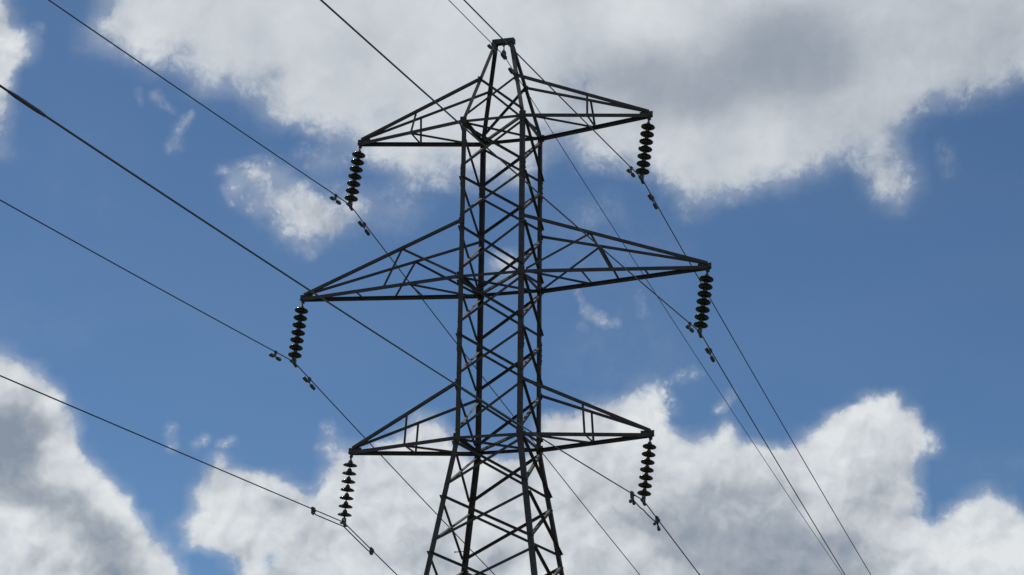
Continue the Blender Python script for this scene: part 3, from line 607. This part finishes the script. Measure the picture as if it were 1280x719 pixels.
def make_string():
    root = empty('insulator_string')
    bm = bmesh.new()                                    # shackle and ball-ended link below the arm
    tube(bm, [Vector((0.022*math.cos(t), 0, -0.098+0.034*math.sin(t))) for t in [i*math.pi/6 for i in range(13)]], 0.0085, 6, False)
    tube(bm, [Vector((0, 0, -0.115)), Vector((0, 0, -0.215))], [0.012, 0.010], 8)
    lathe(bm, [(0, -0.125), (0.018, -0.132), (0.020, -0.145), (0.014, -0.16), (0, -0.165)], 12)
    link('shackle', bm, FITTING, root, True)
    z0, dz = -0.235, -0.1505
    for i in range(7):
        z = z0 + dz*i
        bm = bmesh.new()
        lathe(bm, [(0.034, 0.024), (0.050, 0.014), (0.078, 0.004), (0.106, -0.008), (0.122, -0.018), (0.1275, -0.026), (0.1255, -0.033),
                   (0.116, -0.034), (0.110, -0.026), (0.102, -0.024), (0.096, -0.036), (0.088, -0.037), (0.082, -0.024), (0.070, -0.020),
                   (0.064, -0.033), (0.056, -0.033), (0.050, -0.018), (0.024, -0.014), (0.0, -0.014)], 36)
        d = link('insulator_disc', bm, PORCELAIN, root, True); d.location = (0, 0, z)
        bm = bmesh.new()
        lathe(bm, [(0.0, 0.070), (0.022, 0.069), (0.031, 0.060), (0.040, 0.042), (0.045, 0.026), (0.047, 0.012), (0.0, 0.012)], 20)
        link('metal_cap', bm, STEEL, d, True)
        bm = bmesh.new(); lathe(bm, [(0, -0.03), (0.011, -0.031), (0.011, -0.088), (0.016, -0.093), (0, -0.095)], 12)
        link('pin', bm, STEEL, d, True)
    bm = bmesh.new()                                    # suspension clamp: two straps, a boat and a keeper with U-bolts
    tube(bm, [Vector((0, 0, -SL+0.10)), Vector((0, 0, -SL+0.05))], [0.018, 0.020], 8)
    for s in (-1, 1): box(bm, (s*0.028, 0, -SL+0.03), X, Y, Z, 0.008, 0.05, 0.095)
    ys = [-0.13, -0.09, -0.04, 0.04, 0.09, 0.13]
    for y0, y1 in zip(ys, ys[1:]):
        def zz(y): return -SL - 0.012 - 1.4*y*y
        c = Vector((0, (y0+y1)/2, (zz(y0)+zz(y1))/2-0.006)); e = Vector((0, y1-y0, zz(y1)-zz(y0)))
        ey = e.normalized(); box(bm, c, X, ey, X.cross(ey), 0.048, e.length*1.02, 0.030)
    box(bm, (0, 0, -SL+0.022), X, Y, Z, 0.044, 0.10, 0.016)
    for y in (-0.05, 0.05):
        for s in (-1, 1): tube(bm, [Vector((s*0.020, y, -SL+0.055)), Vector((s*0.020, y, -SL-0.05))], 0.0065, 6)
    link('suspension_clamp', bm, FITTING, root)
    return root
def dup(o, parent=None):
    c = o.copy(); COL.objects.link(c)
    if parent: c.parent = parent
    for ch in list(o.children):
        dup(ch, c)
    return c
STRING_LABEL = {
 'TL': 'string of seven dark discs hanging from left tip of the topmost cross-arm',
 'ML': 'string of seven dark discs hanging from left tip of the long middle cross-arm',
 'LL': 'string of seven dark discs hanging from left tip of the lowest cross-arm',
 'TR': 'string of seven dark discs hanging from right tip of the topmost cross-arm',
 'MR': 'string of seven dark discs hanging from right tip of the long middle cross-arm',
 'LR': 'string of seven dark discs hanging from right tip of the lowest cross-arm'}
proto = make_string()
for i, k in enumerate(STRING_LABEL):
    o = proto if i == 0 else dup(proto)
    tip = Vector(LINES[k][0]) + Z*ZO; tip.x -= math.copysign(0.03, tip.x); ax = (tip-clamp_point(k)).normalized()
    xx = Y.cross(ax).normalized(); yy = ax.cross(xx)
    m = Matrix((xx, yy, ax)).transposed().to_4x4() @ Matrix.Rotation(R(random.uniform(-3, 3)), 4, 'Z')
    m = m @ Matrix.Scale((tip-clamp_point(k)).length/SL, 4)
    m.translation = tip; o.matrix_world = m
    tag(o, STRING_LABEL[k], 'insulator', 'insulator strings hanging from the cross-arms')

# ------------------------------------------------------------------ conductors
WIRE_LABEL = {
 'TL': 'black power line clamped under the left end of the topmost cross-arm',
 'ML': 'black power line clamped under the left end of the long middle cross-arm',
 'LL': 'black power line clamped under the left end of the lowest cross-arm',
 'TR': 'black power line clamped under the right end of the topmost cross-arm',
 'MR': 'black power line clamped under the right end of the long middle cross-arm',
 'LR': 'black power line with a thickened sleeve, clamped under the right end of the lowest cross-arm'}
def wire_points(k):
    sn = [75.0*(i/150.0)**1.6 for i in range(151)]; sf = [250.0*(i/170.0)**1.8 for i in range(171)]
    pts = [on_wire(k, 'N', s) for s in reversed(sn) if s > 0.06] + [clamp_point(k) - Z*0.003] + [on_wire(k, 'F', s) for s in sf if s > 0.06]
    return pts
for k, lab in WIRE_LABEL.items():
    bm = bmesh.new(); tube(bm, wire_points(k), 0.0100, 8)
    tag(link('power_line', bm, WIRE, smooth=True), lab, 'power line', 'power lines carried by the pylon')
bm = bmesh.new(); tube(bm, wire_points('EW'), 0.0074, 8)
tag(link('earth_wire', bm, WIRE, smooth=True), 'thin earth wire running through the top of the pylon, under its peak cap', 'earth wire')
# clamp that holds the earth wire below the peak cap
root = empty('earth_wire_clamp', Vector((0.01, -0.03, Z_A+0.0))+Z*ZO)
tag(root, 'small clamp and link hanging under the peak cap, holding the thin earth wire', 'clamp')
e = clamp_point('EW') - root.location
bm = bmesh.new(); tube(bm, [Vector((0.018*math.cos(t), 0, -0.045+0.030*math.sin(t))) for t in [i*math.pi/6 for i in range(13)]], 0.011, 6, False)
tube(bm, [Vector((0, 0, 0.02)), Vector((0, 0, -0.02))], 0.012, 6)
tube(bm, [Vector((0, 0, -0.072)), e*0.55, e + Z*0.06], [0.014, 0.014, 0.024], 8); link('link', bm, FITTING, root, True)
bm = bmesh.new(); wd_ = wire_dir('EW', 'F', 0.0); wn_ = -wire_dir('EW', 'N', 0.0); ey = (wd_+wn_).normalized(); ez = X.cross(ey).normalized(); ex = ey.cross(ez)
box(bm, e - ez*0.012, ex, ey, ez, 0.065, 0.19, 0.055); box(bm, e + ez*0.045, ex, ey, ez, 0.06, 0.085, 0.08)
for y in (-0.05, 0.05): tube(bm, [e + ey*y - ez*0.05, e + ey*y + ez*0.05], 0.010, 6)
link('clamp_body', bm, FITTING, root)

# ------------------------------------------------------------------ dampers on the wires
def make_damper(rw=0.0125):
    root = empty('vibration_damper')
    bm = bmesh.new()
    box(bm, (0, 0, -0.045), X, Y, Z, 0.026, 0.045, 0.085); tube(bm, [Vector((0, -0.028, 0)), Vector((0, 0.028, 0))], rw+0.014, 10)
    bolt(bm, (0.013, 0, -0.035), X, 0.012, 0.02); link('damper_clamp', bm, FITTING, root)
    bm = bmesh.new(); tube(bm, [Vector((0, y, -0.085-0.10*y*y)) for y in [i*0.02-0.2 for i in range(21)]], 0.006, 6); link('messenger_cable', bm, WIRE, root, True)
    for s in (-1, 1):
        bm = bmesh.new()
        tube(bm, [Vector((0, s*y, -0.090-0.02*(y-0.06))) for y in (0.060, 0.066, 0.085, 0.12, 0.20, 0.228, 0.24, 0.245)],
             [0.012, 0.022, 0.030, 0.034, 0.034, 0.031, 0.022, 0.010], 14)
        link('damper_weight', bm, FITTING, root, True)
    return root
def put(o, k, side, s, lab, cat, group, tilt=0.0):
    p = on_wire(k, side, s); yy = wire_dir(k, side, s)
    xx = yy.cross(Z).normalized(); zz = xx.cross(yy)
    m = Matrix((xx, yy, zz)).transposed().to_4x4() @ Matrix.Rotation(tilt, 4, 'Y'); m.translation = p; o.matrix_world = m
    tag(o, lab, cat, group); return o
DG = 'dumbbell dampers hung on the wires'
spots = [('TL', 'N', 0.74, 'dumbbell damper on the line left of the top left string'), ('TL', 'F', 0.66, 'dumbbell damper on the line below right of the top left string'),
         ('ML', 'N', 0.87, 'dumbbell damper on the line left of the middle left string'), ('ML', 'F', 0.67, 'dumbbell damper on the line below right of the middle left string'),
         ('TR', 'N', 0.80, 'dumbbell damper on the line left of the top right string'), ('TR', 'F', 0.64, 'dumbbell damper on the line below right of the top right string'),
         ('MR', 'N', 0.84, 'dumbbell damper on the line left of the middle right string'), ('MR', 'F', 0.66, 'dumbbell damper on the line below right of the middle right string'),
         ('EW', 'N', 0.72, 'dumbbell damper on the earth wire at the left corner of the peak cap'), ('EW', 'F', 0.52, 'dumbbell damper on the earth wire just inside the right leg of the peak')]
proto = make_damper()
for i, (k, sd, s, lab) in enumerate(spots):
    put(proto if i == 0 else dup(proto), k, sd, s, lab, 'damper', DG, R(random.uniform(-7, 7)))

def sub(p, base): return p - base
# lowest left line: a second wire runs just under the line between two clamps
def bypass(k, sn, sf, drop, lab, weights, slack):
    base = clamp_point(k); root = empty('jumper_loop', base); tag(root, lab, 'jumper wire', 'short jumper wires under the lowest lines')
    pts = []
    ss = [-sn+(sn+sf)*i/40 for i in range(41)]
    for s in ss:
        p = on_wire(k, 'N', -s) if s < 0 else on_wire(k, 'F', s)
        e_ = min((s+sn), (sf-s)); f_ = min(1.0, max(0.0, e_)/0.12)
        bow = slack*math.sin(math.pi*(s+sn)/(sn+sf))
        pts.append(p - base - Z*(drop*(0.35+0.65*f_)+bow))
    bm = bmesh.new(); tube(bm, pts, 0.0105, 8); link('loop_wire', bm, WIRE, root, True)
    for sd, s in (('N', sn), ('F', sf)):
        p = on_wire(k, sd, s)-base; yy = wire_dir(k, sd, s)
        if sd == 'N': yy = -yy
        xx = yy.cross(Z).normalized(); zz = xx.cross(yy)
        bm = bmesh.new()
        box(bm, p - zz*0.03, xx, yy, zz, 0.050, 0.075, 0.10)
        tube(bm, [p + zz*0.012 - yy*0.045, p + zz*0.012 + yy*0.045], 0.028, 10)
        bolt(bm, p + xx*0.02 - zz*0.03, xx, 0.016, 0.035); bolt(bm, p - zz*0.07, -zz, 0.016, 0.03)
        c = link('loop_clamp', bm, FITTING, root)
        if weights:
            for s2 in (-1, 1):
                bm = bmesh.new(); q = p - zz*0.085
                tube(bm, [q, q + yy*s2*0.06 - zz*0.015, q + yy*s2*0.10 - zz*0.05, q + yy*s2*0.125 - zz*0.065, q + yy*s2*0.155 - zz*0.05],
                     [0.012, 0.014, 0.026, 0.030, 0.024], 10)
                link('hooked_weight', bm, FITTING, c, True)
bypass('LL', 1.50, 1.22, 0.075, 'second wire clamped close under the line below the lowest left string', False, 0.0)
bypass('LR', 0.84, 0.78, 0.075, 'slack jumper loop with hooked clamps under the lowest right string', True, 0.09)

# jointing sleeve pressed on the near part of the lowest right line
bm = bmesh.new(); n = 40
ts = [i/n for i in range(n+1)]
tube(bm, [on_wire('LR', 'N', 21.58+0.64*t) for t in ts], [0.0102+0.0082*min(1.0, min(t, 1-t)/0.22)**0.7 for t in ts], 14)
tag(link('line_sleeve', bm, WIRE, smooth=True), 'dark thickened sleeve on the thick line at the far left', 'line sleeve')
